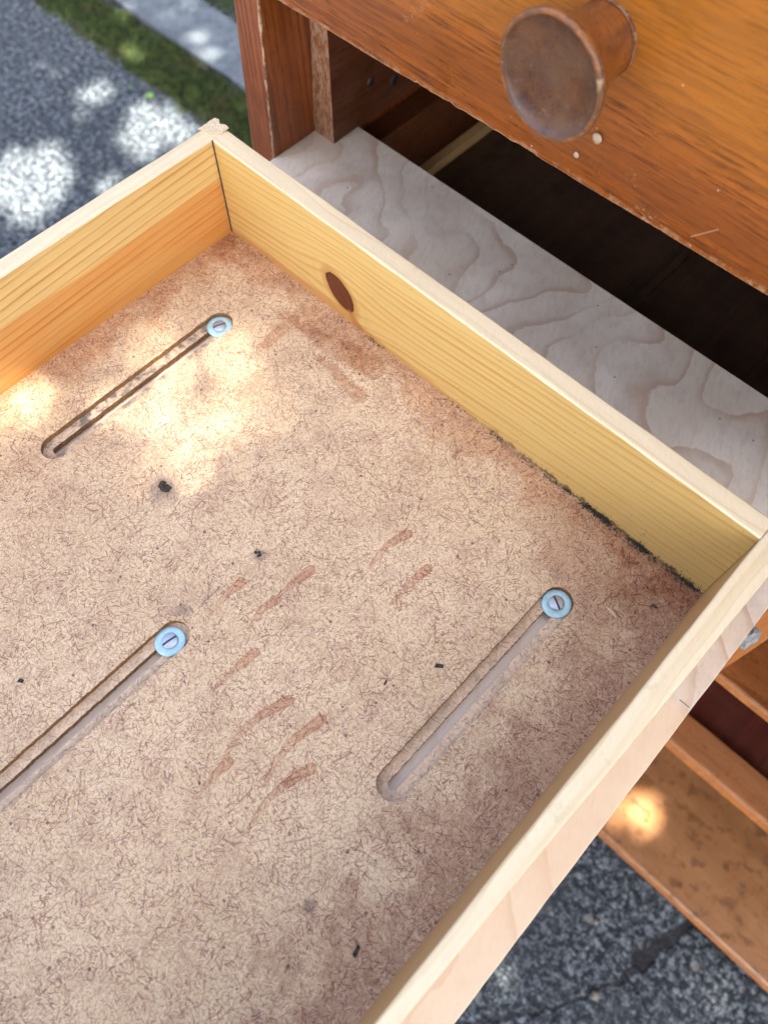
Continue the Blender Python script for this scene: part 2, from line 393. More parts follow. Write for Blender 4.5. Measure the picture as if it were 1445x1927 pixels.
# ---- knob
def mat_knob():
    t = T('dark_turned_wood_face'); P = t.P
    n = t.noise(P, 60, 5, .7); f = t.noise(P, 320, 4, .75)
    col = t.mix(n.ss(.35, .7), (.055, .020, .012), (.13, .048, .018))
    col = t.mix(f.ss(.56, .70, 0., .4), col, (.24, .16, .11))
    low = t.noise(t.vec(t.x, t.y, t.z), 24, 3, .6)
    col = t.mix(low.ss(.5, .68, 0., .45), col, (.13, .075, .045))
    return t.done(col, f.ss(.3, .7, .25, .45), f, .2, .0005, spec=.5, coat=.25)
MAT['knobface'] = mat_knob()
def mat_knobside():
    t = T('varnished_turned_wood'); n = t.noise(t.vec(t.x * 2, t.y * .7, t.z * 2), 45, 4, .65); f = t.noise(t.vec(t.x * 4, t.y * 40, t.z * 4), 14, 3, .6)
    col = t.mix(n.ss(.35, .7), (.30, .098, .020), (.13, .038, .012)); col = t.mix(f.ss(.45, .7, 0., .5), col, (.10, .03, .01))
    return t.done(col, .25, n, .2, .0006, coat=.4)
MAT['knobside'] = mat_knobside()
def mat_rim():
    t = T('worn_rim'); n = t.noise(t.P, 48, 5, .8)
    c = t.mix(n.ss(.38, .58), (.30, .11, .028), (.11, .045, .02))
    c = t.mix(n.ss(.54, .68, 0., .8), c, (.48, .33, .18))
    return t.done(c, .35, n, .5, .001, coat=.3)
MAT['rim'] = mat_rim()
t = T('dusty_collar'); n = t.noise(t.P, 220, 4, .7); MAT['collar'] = t.done(t.mix(n.ss(.4, .6), (.36, .24, .16), (.13, .05, .02)), .7, n, .1, .0003)

# ---- metal
def mat_zinc(name, c, r, met=.85):
    t = T(name); n = t.noise(t.P, 700, 3, .6); b = t.noise(t.P, 160, 3, .6)
    col = t.mix(b.ss(.4, .7, 0., .6), c, tuple(q * .75 for q in c)); col = t.mix(n.ss(.64, .72, 0., .5), col, (.2, .16, .12))
    return t.done(col, n.ss(.3, .7, r * .7, r * 1.3), n, .12, .0004, metal=met)
MAT['washer'] = mat_zinc('zinc_washer', (.46, .70, .76), .5, .35); MAT['screw'] = mat_zinc('zinc_screw', (.50, .56, .62), .42)
MAT['iron'] = mat_zinc('dark_screw', (.10, .09, .09), .5)

# ---- ground
def mat_ground():
    t = T('weathered_asphalt'); x, y = t.x, t.y
    n1 = t.noise(t.P, 72, 4, .75); n2 = t.noise(t.P, 190, 3, .7); n3 = t.noise(t.P, 3.2, 4, .6); n4 = t.noise(t.P, 22, 3, .6)
    col = t.mix(n1.ss(.44, .60), (.010, .013, .017), (.068, .085, .100))
    col = t.mix((n2 * .6 + n1 * .4).ss(.50, .62, 0., .75), col, (.25, .275, .285))
    col = t.mix(n2.ss(.46, .34, 0., .7), col, (.018, .02, .022))
    col = t.mix(n4.ss(.5, .7, 0., .4), col, (.04, .045, .05))
    col = t.mix(n3.ss(.45, .65, 0., .3), col, (.03, .035, .04))
    vn = t.vor(t.vec(x, y), 1 / .06); r, g, b2 = t.sep(vn.outputs['Color']); dd = N(t.nt, vn.outputs['Distance'])
    col = t.mix(r.ss(.82, .86) * (dd / (g * .10 + .05)).ss(1.2, .7) * .5, col, (.24, .23, .21))
    vn = t.vor(t.vec(x + 5, y), 1 / .016); r, g, b2 = t.sep(vn.outputs['Color']); dd = N(t.nt, vn.outputs['Distance'])
    col = t.mix(r.ss(.75, .8) * (dd / (g * .3 + .1)).ss(1.2, .7) * .45, col, (.24, .27, .29))
    # cracks
    wx = x + (t.noise(t.P, 26, 4, .7) - .5) * .05; wy = y + (t.noise(t.vec(y, x), 26, 4, .7) - .5) * .05
    hgt = n1 + n2 * .6
    for A, B, ra, rb, o in (((.915, .045), (.880, -.065), .007, .016, .9), ((.880, -.065), (.876, -.11), .012, .003, .8), ((.876, -.11), (.80, -.25), .004, .003, .75),
                            ((.912, .04), (.99, .04), .007, .006, .7), ((1.03, .024), (1.09, -.03), .0025, .002, .7), ((.876, -.1), (.93, -.12), .003, .001, .7), ((.80, -.25), (.60, -.5), .003, .003, .7)):
        d, _ = t.cap(wx, wy, A, B, ra, rb); f = d.ss(.004, -.003); col = t.mix(f * o, col, (.018, .018, .02)); hgt = hgt - f * .8
    # soil under the moss strip
    ms = ((y - .875).abs() + (t.noise(t.P, 18, 4, .7) - .5) * .14).ss(.10, .075)
    col = t.mix(ms * .9, col, (.035, .042, .018))
    ms2 = (y + (t.noise(t.P, 9, 3) - .5) * .1).ss(1.16, 1.22)
    col = t.mix(ms2 * .9, col, (.022, .035, .014))
    return t.done(col, .75, hgt, .8, .006, spec=.15)
MAT['ground'] = mat_ground()
def mat_slab():
    t = T('grey_concrete_slab'); n1 = t.noise(t.P, 28, 4, .7); n2 = t.noise(t.P, 260, 3, .7); n3 = t.noise(t.P, 5, 3, .6)
    col = t.mix(n1.ss(.35, .65), (.055, .07, .08), (.105, .125, .14)); col = t.mix(n2.ss(.5, .7, 0., .4), col, (.33, .34, .34)); col = t.mix(n3.ss(.4, .65, 0., .5), col, (.09, .10, .11))
    return t.done(col, .75, n1 + n2, .4, .003, spec=.2)
MAT['slab'] = mat_slab()
t = T('moss'); n = t.noise(t.P, 55, 3, .6); n2 = t.noise(t.P, 9, 3, .6)
c = t.mix(n.ss(.35, .65), (.018, .034, .007), (.065, .10, .020)); c = t.mix(n2.ss(.5, .7, 0., .6), c, (.07, .055, .02)); MAT['moss'] = t.done(c, .8)
t = T('leaf'); n = t.noise(t.P, 3, 2); MAT['leaf'] = t.done(t.mix(n, (.05, .10, .02), (.08, .13, .03)), .6)
t = T('bark'); n = t.noise(t.vec(t.x * 3, t.y * 3, t.z), 12, 4); MAT['bark'] = t.done(t.mix(n, (.10, .07, .05), (.22, .17, .13)), .9, n, .8, .02)
t = T('grime'); n = t.noise(t.P, 900, 2); MAT['grime'] = t.done(t.mix(n.ss(.4, .6), (.02, .017, .015), (.07, .055, .04)), .95)
t = T('weed_green'); MAT['weed'] = t.done((.10, .20, .03), .5)
t = T('pebble'); n = t.noise(t.P, 150, 3); MAT['pebble'] = t.done(t.mix(n.ss(.3, .7), (.20, .17, .13), (.10, .09, .08)), .7)
t = T('pale_splinter'); MAT['splinter'] = t.done((.66, .52, .36), .7)
t = T('putty'); n = t.noise(t.P, 400, 3); MAT['putty'] = t.done(t.mix(n, (.55, .42, .30), (.40, .28, .18)), .6, n, .5, .001)
t = T('grey_split_wood'); n = t.noise(t.vec(t.x * 1500, t.y * 150, t.z * 200), 1., 3, .7); MAT['greywood'] = t.done(t.mix(n.ss(.35, .65), (.42, .43, .42), (.13, .13, .13)), .6, n, .8, .001)

# ------------------------------------------------------------------ object helpers
def tag(o, label=None, cat=None, group=None, kind=None):
    if label: o['label'] = label
    if cat: o['category'] = cat
    if group: o['group'] = group
    if kind: o['kind'] = kind
    return o
def empty(name, loc, label, cat, group=None):
    o = bpy.data.objects.new(name, None); o.empty_display_size = .05; C.objects.link(o); o.location = loc
    return tag(o, label, cat, group)
def parent(o, p):
    o.parent = p; m = Matrix.Identity(4); m.translation = -V(p_world(p)); o.matrix_parent_inverse = m
def p_world(p):
    return p['_w'] if '_w' in p else V(p.location)
def mk(name, verts, faces, mats, fm=None, par=None, smooth=True):
    me = bpy.data.meshes.new(name); me.from_pydata([tuple(v) for v in verts], [], faces)
    for m in (mats if isinstance(mats, (list, tuple)) else [mats]): me.materials.append(MAT[m])
    if fm: me.polygons.foreach_set('material_index', fm)
    me.polygons.foreach_set('use_smooth', [smooth] * len(faces)); me.update()
    o = bpy.data.objects.new(name, me); C.objects.link(o)
    if par is not None: parent(o, par)
    return o
def fval(f, a): return f(a) if callable(f) else f
def board(name, ax, a0, a1, b0, b1, c0, c1, mats, par=None, r=.001, n=2, jit=0., jf=40., seed=0., cr=None, arc=3, skew=None):
    """rounded bar along ax; other axes in xyz order. mats: dict over b-,c+,b+,c-,end and corners k0..k3 -> material key
       corner order: (b-,c-),(b+,c-),(b+,c+),(b-,c+). cr: dict corner-> callable(a) giving its own radius"""
    order = {'x': (0, 1, 2), 'y': (1, 0, 2), 'z': (2, 0, 1)}[ax]
    keys = []
    def mi(k):
        v = mats if isinstance(mats, str) else mats.get(k, mats['all'])
        if v not in keys: keys.append(v)
        return keys.index(v)
    verts, faces, fm = [], [], []
    for i in range(n + 1):
        a = a0 + (a1 - a0) * i / n
        B0, B1, C0, C1 = (fval(q, a) for q in (b0, b1, c0, c1))
        cs = [(B0, C0, 1, 1, 180), (B1, C0, -1, 1, 270), (B1, C1, -1, -1, 0), (B0, C1, 1, -1, 90)]
        for k, (bb, cc, sb, scn, ang) in enumerate(cs):
            rr = r if not cr or k not in cr else fval(cr[k], a)
            rr = max(rr, .0002)
            jb = jc = 0
            if jit:
                jb = mnoise.noise(V((a * jf, k * 7.3 + seed, 0))) * jit + mnoise.noise(V((a * jf * 4, k * 7.3 + seed, 3))) * jit * .4
                jc = mnoise.noise(V((a * jf, k * 7.3 + seed, 9))) * jit
            for q in range(arc):
                th = math.radians(ang + 90 * q / (arc - 1))
                pb = bb + sb * rr + math.cos(th) * rr + jb; pc = cc + scn * rr + math.sin(th) * rr + jc
                p = [0, 0, 0]; p[order[0]] = a; p[order[1]] = pb; p[order[2]] = pc
                if skew: p = skew(p)
                verts.append(p)
    m = arc * 4
    for i in range(n):
        for j in range(m):
            k, q = divmod(j, arc); j2 = (j + 1) % m
            f = (i * m + j, i * m + j2, (i + 1) * m + j2, (i + 1) * m + j)
            if q < arc - 1: key = mi('k%d' % k) if (not isinstance(mats, str) and 'k%d' % k in mats) else mi({0: 'c-', 1: 'c-', 2: 'c+', 3: 'c+'}[k])
            else: key = mi({0: 'c-', 1: 'b+', 2: 'c+', 3: 'b-'}[k])
            faces.append(f); fm.append(key)
    faces.append(tuple(range(m))[::-1]); fm.append(mi('end')); faces.append(tuple(n * m + j for j in range(m))); fm.append(mi('end'))
    o = mk(name, verts, faces, keys, fm, par, smooth=False)
    bm = bmesh.new(); bm.from_mesh(o.data); bmesh.ops.recalc_face_normals(bm, faces=bm.faces); bm.to_mesh(o.data); bm.free()
    return o
def lathe(name, prof, center, axis, seg, mats, fm, par, wob=0., seed=0):
    """prof: list of (r, h) along axis; fm: material idx per band"""
    A = V(axis).normalized(); U = A.orthogonal().normalized(); W = A.cross(U)
    verts, faces, fmi = [], [], []
    for i, (r, h) in enumerate(prof):
        for j in range(seg):
            th = 2 * math.pi * j / seg
            d = U * math.cos(th) + W * math.sin(th)
            k = 1 + wob * mnoise.noise(d * 2.2 + V((seed, h * 60, 0)))
            verts.append(V(center) + A * h + d * (r * k))
    for i in range(len(prof) - 1):
        for j in range(seg):
            j2 = (j + 1) % seg; faces.append((i * seg + j, i * seg + j2, (i + 1) * seg + j2, (i + 1) * seg + j)); fmi.append(fm[i])
    if prof[0][0] > 0: faces.append(tuple(range(seg))[::-1]); fmi.append(fm[0])
    if prof[-1][0] > 0: faces.append(tuple((len(prof) - 1) * seg + j for j in range(seg))); fmi.append(fm[-1])
    o = mk(name, verts, faces, mats, fmi, par)
    bm = bmesh.new(); bm.from_mesh(o.data); bmesh.ops.remove_doubles(bm, verts=bm.verts, dist=1e-6); bmesh.ops.recalc_face_normals(bm, faces=bm.faces); bm.to_mesh(o.data); bm.free()
    return o

YF = .1034; ZG = -1.0
# ------------------------------------------------------------------ setting
def grid_sheet(name, x0, x1, y0, y1, z, mat):
    return tag(mk(name, [(x0, y0, z), (x1, y0, z), (x1, y1, z), (x0, y1, z)], [(0, 1, 2, 3)], mat, smooth=False), kind='structure')
grid_sheet('ground', -60, 60, -60, 60, ZG, 'ground')
k = board('kerb_slab', 'x', -6, 4, .965, 1.155, ZG + .002, ZG + .022, 'slab', r=.006, n=80, jit=.008, jf=6)
tag(k, 'grey concrete slab beyond the mossy strip', kind='structure')
# moss: thousands of short blades
vs, fs = [], []
for i in range(36000):
    x = random.uniform(-2.9, -.75); y = random.uniform(.79, .962)
    lim = .072 + .045 * mnoise.noise(V((x * 6, 3, 0))) + .035 * mnoise.noise(V((x * 25, 8, 0)))
    if abs(y - .878) > max(lim, .02) or y > .962: 
        if random.random() < .93: continue
    if y > .965: continue
    h = random.uniform(.006, .020); a = random.uniform(0, 6.28); wd = random.uniform(.002, .0045)
    dx, dy = math.cos(a) * wd, math.sin(a) * wd; lx, ly = random.uniform(-.008, .008), random.uniform(-.008, .008)
    b = len(vs); vs += [(x - dx, y - dy, ZG - .001), (x + dx, y + dy, ZG - .001), (x + lx, y + ly, ZG + h)]; fs.append((b, b + 1, b + 2))
tag(mk('moss', vs, fs, 'moss', smooth=False), 'green moss growing in the gap beside the concrete slab', 'moss', kind='stuff')
vs, fs = [], []
for i in range(9000):
    x = random.uniform(-3.2, -.9); y = random.uniform(1.17, 1.6)
    h = random.uniform(.01, .035); a = random.uniform(0, 6.28); wd = random.uniform(.002, .005)
    dx, dy = math.cos(a) * wd, math.sin(a) * wd; lx, ly = random.uniform(-.012, .012), random.uniform(-.012, .012)
    b = len(vs); vs += [(x - dx, y - dy, ZG - .001), (x + dx, y + dy, ZG - .001), (x + lx, y + ly, ZG + h)]; fs.append((b, b + 1, b + 2))
tag(mk('grass', vs, fs, 'moss', smooth=False), 'dark short grass beyond the concrete slab', 'grass', kind='stuff')
def weed(x, y, label, n=7, s=.013):
    vs, fs = [], []
    for i in range(n):
        a = i * 6.28 / n + random.uniform(-.3, .3); c, q = math.cos(a), math.sin(a); L = s * random.uniform(.7, 1.2)
        b = len(vs)
        vs += [(x, y, ZG + .004), (x + c * L * .5 - q * L * .3, y + q * L * .5 + c * L * .3, ZG + .012), (x + c * L, y + q * L, ZG + .010), (x + c * L * .5 + q * L * .3, y + q * L * .5 - c * L * .3, ZG + .012)]
        fs.append((b, b + 1, b + 2, b + 3))
    vs2 = [(x - .001, y, ZG), (x + .001, y, ZG), (x, y, ZG + .006)]; b = len(vs); vs += vs2; fs.append((b, b + 1, b + 2))
    tag(mk('weed', vs, fs, 'weed', smooth=False), label, 'weed')
weed(-1.4613, .7569, 'bright green weed seedling on the asphalt in front of the moss', s=.016)
weed(-1.53, .74, 'smaller dimmer weed seedling left of the bright green one', 5, .009)
def pebble(x, y, s, label, g=None, z=ZG, mat='pebble', name='pebble', cat='pebble', flat=.6):
    bm = bmesh.new(); bmesh.ops.create_icosphere(bm, subdivisions=2, radius=s)
    for v in bm.verts: v.co *= 1 + .35 * mnoise.noise(v.co / s * 1.1 + V((x * 50, y * 50, 0))); v.co.z *= flat; v.co += V((x, y, z + s * flat * .6))
    me = bpy.data.meshes.new(name); bm.to_mesh(me); bm.free(); me.materials.append(MAT[mat])
    me.polygons.foreach_set('use_smooth', [True] * len(me.polygons))
    o = bpy.data.objects.new(name, me); C.objects.link(o); return tag(o, label, cat, g)
pebble(.855, -.165, .008, 'pale tan pebble on the dark asphalt left of the big crack')
pebble(.79, -.075, .005, 'small dull tan pebble on the asphalt near the drawer edge')
pebble(.835, -.245, .007, 'brownish pebble lying in the thin crack near the bottom of the photo')

# shade tree: its canopy throws the dappled shade; gaps let single beams through
gaps = [((-1.43, .31, -1), .115, 1.), ((-1.36, .27, -1), .07, 1.), ((-1.36, .68, -1), .085, 1.), ((-1.44, .71, -1), .03, 1.), ((-1.28, .72, -1), .05, 1.), ((-1.60, .66, -1), .035, .9),
        ((-1.27, .45, -1), .03, .8), ((-1.55, .60, -1), .03, .7), ((-1.20, .40, -1), .035, .8),
        ((.738, .125, -.93), .024, 1.), ((.768, .097, -.93), .022, 1.), ((.697, .073, -.93), .020, 1.),
        ((.118, -.15, 0), .080, 1.), ((.02, -.26, .0), .045, 1.), ((.03, -.29, .0), .004, 1.),
        ((.535, -.24, .1), .010, 1.), ((.535, -.31, .1), .010, 1.), ((.535, -.17, .1), .006, 1.)]
gaps = [(V(g), r, pr) for g, r, pr in gaps]
tree = empty('shade_tree', (3.6, -4.6, ZG), 'leafy tree overhanging the yard whose canopy dapples the light', 'tree')
vs, fs = [], []
rnd = random.Random(3)
Cc = V((-.1, .1, -.3)) + SUNV * 4.2
e1 = V((sun_h.y, -sun_h.x, 0)); e2 = SUNV.cross(e1)
def leaf_ok(p, s):
    for g, r, pr in gaps:
        d = p - g; q = (d - SUNV * d.dot(SUNV)).length
        if r >= 0 and q < r + s * (.35 if r > .018 else .28) and rnd.random() < pr: return False
        if r < 0 and rnd.random() < pr * math.exp(-(q / r) ** 2): return False
    return True
for i in range(23000):
    p = Cc + e1 * rnd.uniform(-2.0, 2.0) + e2 * rnd.uniform(-1.35, 1.35) + SUNV * rnd.uniform(-.35, .35)
    if i > 16000: p = V((.33, -.05, -.2)) + SUNV * rnd.uniform(3.7, 4.6) + e1 * rnd.uniform(-.75, .75) + e2 * rnd.uniform(-.7, .7)  # extra leaves added to block stray sun over the drawer
    s = rnd.uniform(.035, .075)
    if not leaf_ok(p, s): continue
    nrm = (SUNV + V((rnd.uniform(-.6, .6), rnd.uniform(-.6, .6), rnd.uniform(-.6, .6)))).normalized()
    u = nrm.orthogonal().normalized(); u = (Matrix.Rotation(rnd.uniform(0, 6.28), 3, nrm) @ u); v = nrm.cross(u)
    b = len(vs); vs += [p - u * s, p + v * s * .55 + nrm * .006, p + u * s * 1.1, p - v * s * .55 + nrm * .006]; fs += [(b, b + 1, b + 2), (b, b + 2, b + 3)]
# tiny leaves added in two of the gaps, only to soften the sun passing through
for g, R_, base in ((V((.118, -.15, 0)), .104, 1.9), (V((.02, -.26, 0)), .066, 1.5)):
    for i in range(9000):
        a, q = rnd.uniform(-1, 1), rnd.uniform(-1, 1); rr = math.hypot(a, q)
        if rr > 1 or rnd.random() > (base + 2.8 * rr ** 3) / 4.6: continue
        if rnd.random() > R_ * R_ / .0108 * .26: continue
        p = g + SUNV * rnd.uniform(4.0, 4.4) + e1 * a * R_ + e2 * q * R_; s = rnd.uniform(.007, .012)
        nrm = (SUNV + V((rnd.uniform(-.5, .5), rnd.uniform(-.5, .5), rnd.uniform(-.5, .5)))).normalized()
        u = Matrix.Rotation(rnd.uniform(0, 6.28), 3, nrm) @ nrm.orthogonal().normalized(); v = nrm.cross(u)
        b = len(vs); vs += [p - u * s, p + v * s * .55, p + u * s * 1.1, p - v * s * .55]; fs += [(b, b + 1, b + 2), (b, b + 2, b + 3)]
cr = mk('crown', vs, fs, 'leaf', None, tree, smooth=False)
def tube(pts, rad, seg=8):
    vs, fs = [], []
    for i, (p, r) in enumerate(zip(pts, rad)):
        d = (V(pts[min(i + 1, len(pts) - 1)]) - V(pts[max(i - 1, 0)])).normalized(); u = d.orthogonal().normalized(); w_ = d.cross(u)
        for j in range(seg): a = 6.283 * j / seg; vs.append(V(p) + u * math.cos(a) * r + w_ * math.sin(a) * r)
    for i in range(len(pts) - 1):
        for j in range(seg): fs.append((i * seg + j, i * seg + (j + 1) % seg, (i + 1) * seg + (j + 1) % seg, (i + 1) * seg + j))
    return vs, fs
v_, f_ = tube([(3.6, -4.6, ZG), (3.55, -4.5, .6), (3.3, -4.1, 2.2), (2.7, -3.4, 3.6), (2.1, -2.6, 4.2)], [.16, .13, .11, .07, .03])
mk('trunk', v_, f_, 'bark', None, tree)
for q in ((3.9, -3.0, 4.4), (1.2, -3.2, 4.3)):
    v_, f_ = tube([(3.3, -4.1, 2.2), tuple((V((3.3, -4.1, 2.2)) + V(q)) / 2 + V((0, 0, .3))), q], [.07, .045, .015]); mk('limb', v_, f_, 'bark', None, tree)

# ------------------------------------------------------------------ the dresser
XL0, XL1, XD0, XD1, XR0, XR1 = -.090, -.0567, .5656, .605, 1.18, 1.22
YB = .58; ZT = .42
dr = empty('dresser', (.56, .34, ZG), 'brown varnished pine dresser with emptied drawer bays standing on the asphalt', 'dresser')
def nk(a, s=0.): return mnoise.noise(V((a * 60, s, 0)))
board('side_panel', 'z', ZG, ZT, XL0, XL1, YF, YB, {'all': 'post', 'k1': 'arris'}, dr, r=.0012, n=160, jit=.0003, jf=30,
      cr={1: lambda a: .0013 + .0016 * max(0, nk(a * .7, 4) + .2) + .0004 * nk(a * 4, 2)}, skew=lambda p: [p[0] + (p[2] + .015) * .055 if p[2] > -.015 else p[0], p[1], p[2]])
board('divider', 'z', ZG + .03, ZT, XD0, XD1, YF, YB, 'divider', dr, r=.002, n=60, jit=.0004)
board('side_panel', 'z', ZG, ZT, XR0, XR1, YF, YB, 'post', dr, r=.002, n=20)
board('back_panel', 'x', XL1 + .001, XR0 - .001, YB - .012, YB, ZG + .06, ZT - .001, 'dark', dr, r=.0005)
board('top_board', 'x', XL0 - .02, XR1 + .02, YF - .02, YB + .01, ZT + .001, ZT + .022, 'front', dr, r=.004, n=4)
gb = board('guide_block', 'y', .1613, YB - .02, XL1 + .0012, -.0275, -.0145, .1585, {'all': 'blockside', 'end': 'block', 'c-': 'blockside'}, dr, r=.0012, n=10, jit=.0004)
# guide block screw, half sunk in its hole
axs = V((1, 0, 0))
sg = lathe('screw', [(.0001, .0012), (.0038, .0010), (.0052, .0002), (.0056, -.0015)], (-.0275, .2166, .0276), axs, 20, ['iron'], [0] * 3, gb)
lathe('knot_hole', [(.0001, .0004), (.0055, .0003), (.0062, -.0006)], (-.0275, .2515, .0124), axs, 20, ['iron'], [0] * 2, gb)
board('drawer_runner', 'y', YF + .03, YB - .02, XL1 + .001, -.029, -.13, -.05, 'blockside', dr, r=.001, n=4)
# right bay: shelf, rail and base board
board('shelf', 'x', XD1 + .0005, XR0 - .0005, YF, YB - .013, -.3195, -.3005, {'all': 'shelf', 'b-': 'divider', 'k0': 'rail', 'k3': 'rail'}, dr, r=.0035, n=40, jit=.0006, jf=20)
board('front_rail', 'x', XD1 + .0005, XR0 - .0005, YF, .153, -.586, -.556, {'all': 'rail', 'b-': 'divider'}, dr, r=.004, n=60, jit=.0008, jf=18, cr={2: lambda a: .001 + .004 * max(0, nk(a * .5, 9))})
board('dust_panel', 'x', XD1 + .0005, XR0 - .0005, .1535, YB - .013, -.584, -.572, 'darkred', dr, r=.0005)
board('base_board', 'x', XL0 - .03, XR1 + .05, .030, YB + .01, -.962, -.930, {'all': 'base', 'b-': 'divider'}, dr, r=.006, n=80, jit=.001, jf=10)
for fx in (XL0, .55, XR1 - .06):
    board('foot', 'x', fx, fx + .06, .16, .24, ZG, -.9625, 'post', dr, r=.003)
# left bay lower stage rails, hidden under the plywood but carrying the lower drawer
board('front_rail', 'x', XL1 + .001, XD0 - .001, YF, .16, -.040, -.0165, 'rail', dr, r=.002, n=4)
for zz in (-.32, -.64):
    board('front_rail', 'x', XL1 + .001, XD0 - .001, YF, .16, zz - .02, zz, 'rail', dr, r=.002, n=4)

# the closed upper drawer
ud = empty('drawer', (.2554, YF, .165), 'closed upper drawer with orange varnished front and turned round knob', 'drawer', None)
def fz(a): return .1592 + (a - 0) * .0135 + .0006 * nk(a * .25, 1) + .00025 * nk(a * 1.3, 5)
def chipr(a):
    c = .0009 + .0014 * max(0, nk(a * .6, 3)) + .0006 * max(0, nk(a * 3, 6))
    if .13 < a < .245: c += .0022 * max(0, .5 + nk(a * 2.0, 8))
    return c
board('drawer_front', 'x', XL1 + .008, XD0 - .002, YF, YF + .021, fz, .40, {'all': 'front', 'k0': 'chip', 'c-': 'front'}, ud, r=.0015, n=420, cr={0: chipr}, arc=4)
board('side_board', 'y', YF + .0215, .54, -.026, -.014, .175, .36, 'batten', ud, r=.0005)
board('side_board', 'y', YF + .0215, .54, .530, .542, .175, .36, 'batten', ud, r=.0005)
board('bottom_panel', 'x', -.0135, .5295, YF + .0215, .54, .178, .184, 'dark', ud, r=.0005)
# knob: turned, dished face, neck flaring from a dusty collar
KB = V((.2740, YF, .2605))
prof = [(.0001, -.002), (.0212, -.002), (.0212, .0016), (.0205, .0022), (.0192, .0024), (.0186, .0040), (.0190, .010), (.0202, .018), (.0224, .026), (.0254, .034), (.0288, .041), (.0308, .0445),
        (.0320, .0468), (.0326, .0488), (.0324, .0503), (.0314, .0512), (.0300, .0510), (.0290, .0500), (.0270, .0486), (.022, .0468), (.015, .0452), (.008, .0444), (.0001, .0441)]
kfm = [2, 2, 2, 2] + [0] * 7 + [3, 3, 3, 3, 3] + [1] * 6
prof = [(r * (1.0 if i < 4 else 1.13), h) for i, (r, h) in enumerate(prof)]
kn = lathe('knob', prof, KB, (-.035, -1, -.02), 72, ['knobside', 'knobface', 'collar', 'rim'], kfm, ud, wob=.02, seed=4)
pb = pebble(.2881, .202, .0036, None, name='putty_blob', mat='putty', cat=None, z=0, flat=.9)
# move the blob on to the front
for v in pb.data.vertices: x, y, z = v.co; v.co = (x, YF - .0008 + z * .45 - .002, y)
parent(pb, ud)
pb2 = pebble(.2758, .182, .0022, None, name='putty_blob', mat='putty', cat=None, z=0, flat=.8)
for v in pb2.data.vertices: x, y, z = v.co; v.co = (x, YF - .0004 + z * .4 - .001, y)
parent(pb2, ud)

# dust panel of the opening: pale batten, thin dark panels and their muntin
board('batten', 'y', .1605, YB - .02, -.0095, .0028, -.114, -.100, 'batten', dr, r=.0008, n=6, jit=.0003)
board('dust_panel', 'x', .0032, .2850, .1605, YB - .014, -.120, -.112, 'dark', dr, r=.0005)
board('dust_panel', 'x', .2952, XD0 - .001, .1605, YB - .014, -.120, -.112, 'dark', dr, r=.0005)
board('muntin', 'y', .1605, YB - .02, .2854, .2948, -.121, -.1085, 'dark', dr, r=.001)
board('dust_panel', 'x', -.0285, -.0098, .1605, YB - .014, -.140, -.132, 'dark', dr, r=.0005)

# ------------------------------------------------------------------ plywood panel with screws
pl = empty('plywood_panel', (.2545, -.2, -.027), 'pale grey birch plywood sheet under the pulled out drawer, reaching into the opening', 'plywood')
def plyr(a): return .5664 - (a) * .0105 + .0006 * nk(a * .6, 2)
board('plywood_sheet', 'y', -.80, .1972, -.0563, plyr, -.0245, -.0125, {'all': 'plyedge', 'c+': 'ply', 'k2': 'ply'}, pl, r=.0006, n=120)
vs = [(.566, .000, -.0285), (.5725, -.001, -.0285), (.5755, .0165, -.0285), (.566, .0165, -.0285), (.566, .001, -.017), (.5705, .0005, -.0195), (.5740, .0150, -.0185), (.566, .0155, -.0165), (.569, .008, -.0150), (.5755, .009, -.021)]
mk('split_block', vs, [(0, 1, 5, 4), (1, 9, 5), (1, 2, 9), (2, 6, 9), (2, 3, 7, 6), (4, 5, 8), (5, 9, 8), (9, 6, 8), (6, 7, 8), (7, 4, 8), (3, 2, 1, 0)], 'greywood', None, pl, smooth=False)
def slot_screw(x, y, z, ang, name='screw'):
    R_, w2, gz = .0058, .00085, -.0014
    c, s = math.cos(ang), math.sin(ang); vs, fs = [], []
    def dome(u, v): return .0017 * math.sqrt(max(0, 1 - .80 * (u * u + v * v) / R_ ** 2))
    def P(u, v, h): vs.append((x + u * c - v * s, y + u * s + v * c, z + h)); return len(vs) - 1
    for sg_ in (1, -1):
        nu, nv = 16, 6; um = math.sqrt(R_ ** 2 - w2 ** 2); g = []
        for i in range(nu + 1):
            u = -um * math.cos(math.pi * i / nu); ve = math.sqrt(max(R_ ** 2 - u * u, w2 * w2)); row = []
            for j in range(nv + 1):
                v = w2 + (ve - w2) * j / nv; row.append(P(u, sg_ * v, dome(u, v)))
            g.append(row)
        for i in range(nu):
            for j in range(nv): fs.append((g[i][j], g[i + 1][j], g[i + 1][j + 1], g[i][j + 1]) if sg_ > 0 else (g[i][j], g[i][j + 1], g[i + 1][j + 1], g[i + 1][j]))
        for lst, dz in (([g[i][0] for i in range(nu + 1)], -.0012), ([g[i][-1] for i in range(nu + 1)], None)):
            lo = []
            for q in lst: vx = vs[q]; vs.append((vx[0], vx[1], vx[2] + dz if dz else z + .0002)); lo.append(len(vs) - 1)
            for i in range(nu): fs.append((lst[i], lst[i + 1], lo[i + 1], lo[i]))
    b = [P(-R_ * .97, -w2, .0008), P(R_ * .97, -w2, .0008), P(R_ * .97, w2, .0008), P(-R_ * .97, w2, .0008)]
    fs.append(tuple(b))
    o = mk(name, vs, fs, ['screw', 'iron'], [0] * (len(fs) - 1) + [1], pl, smooth=False); return o
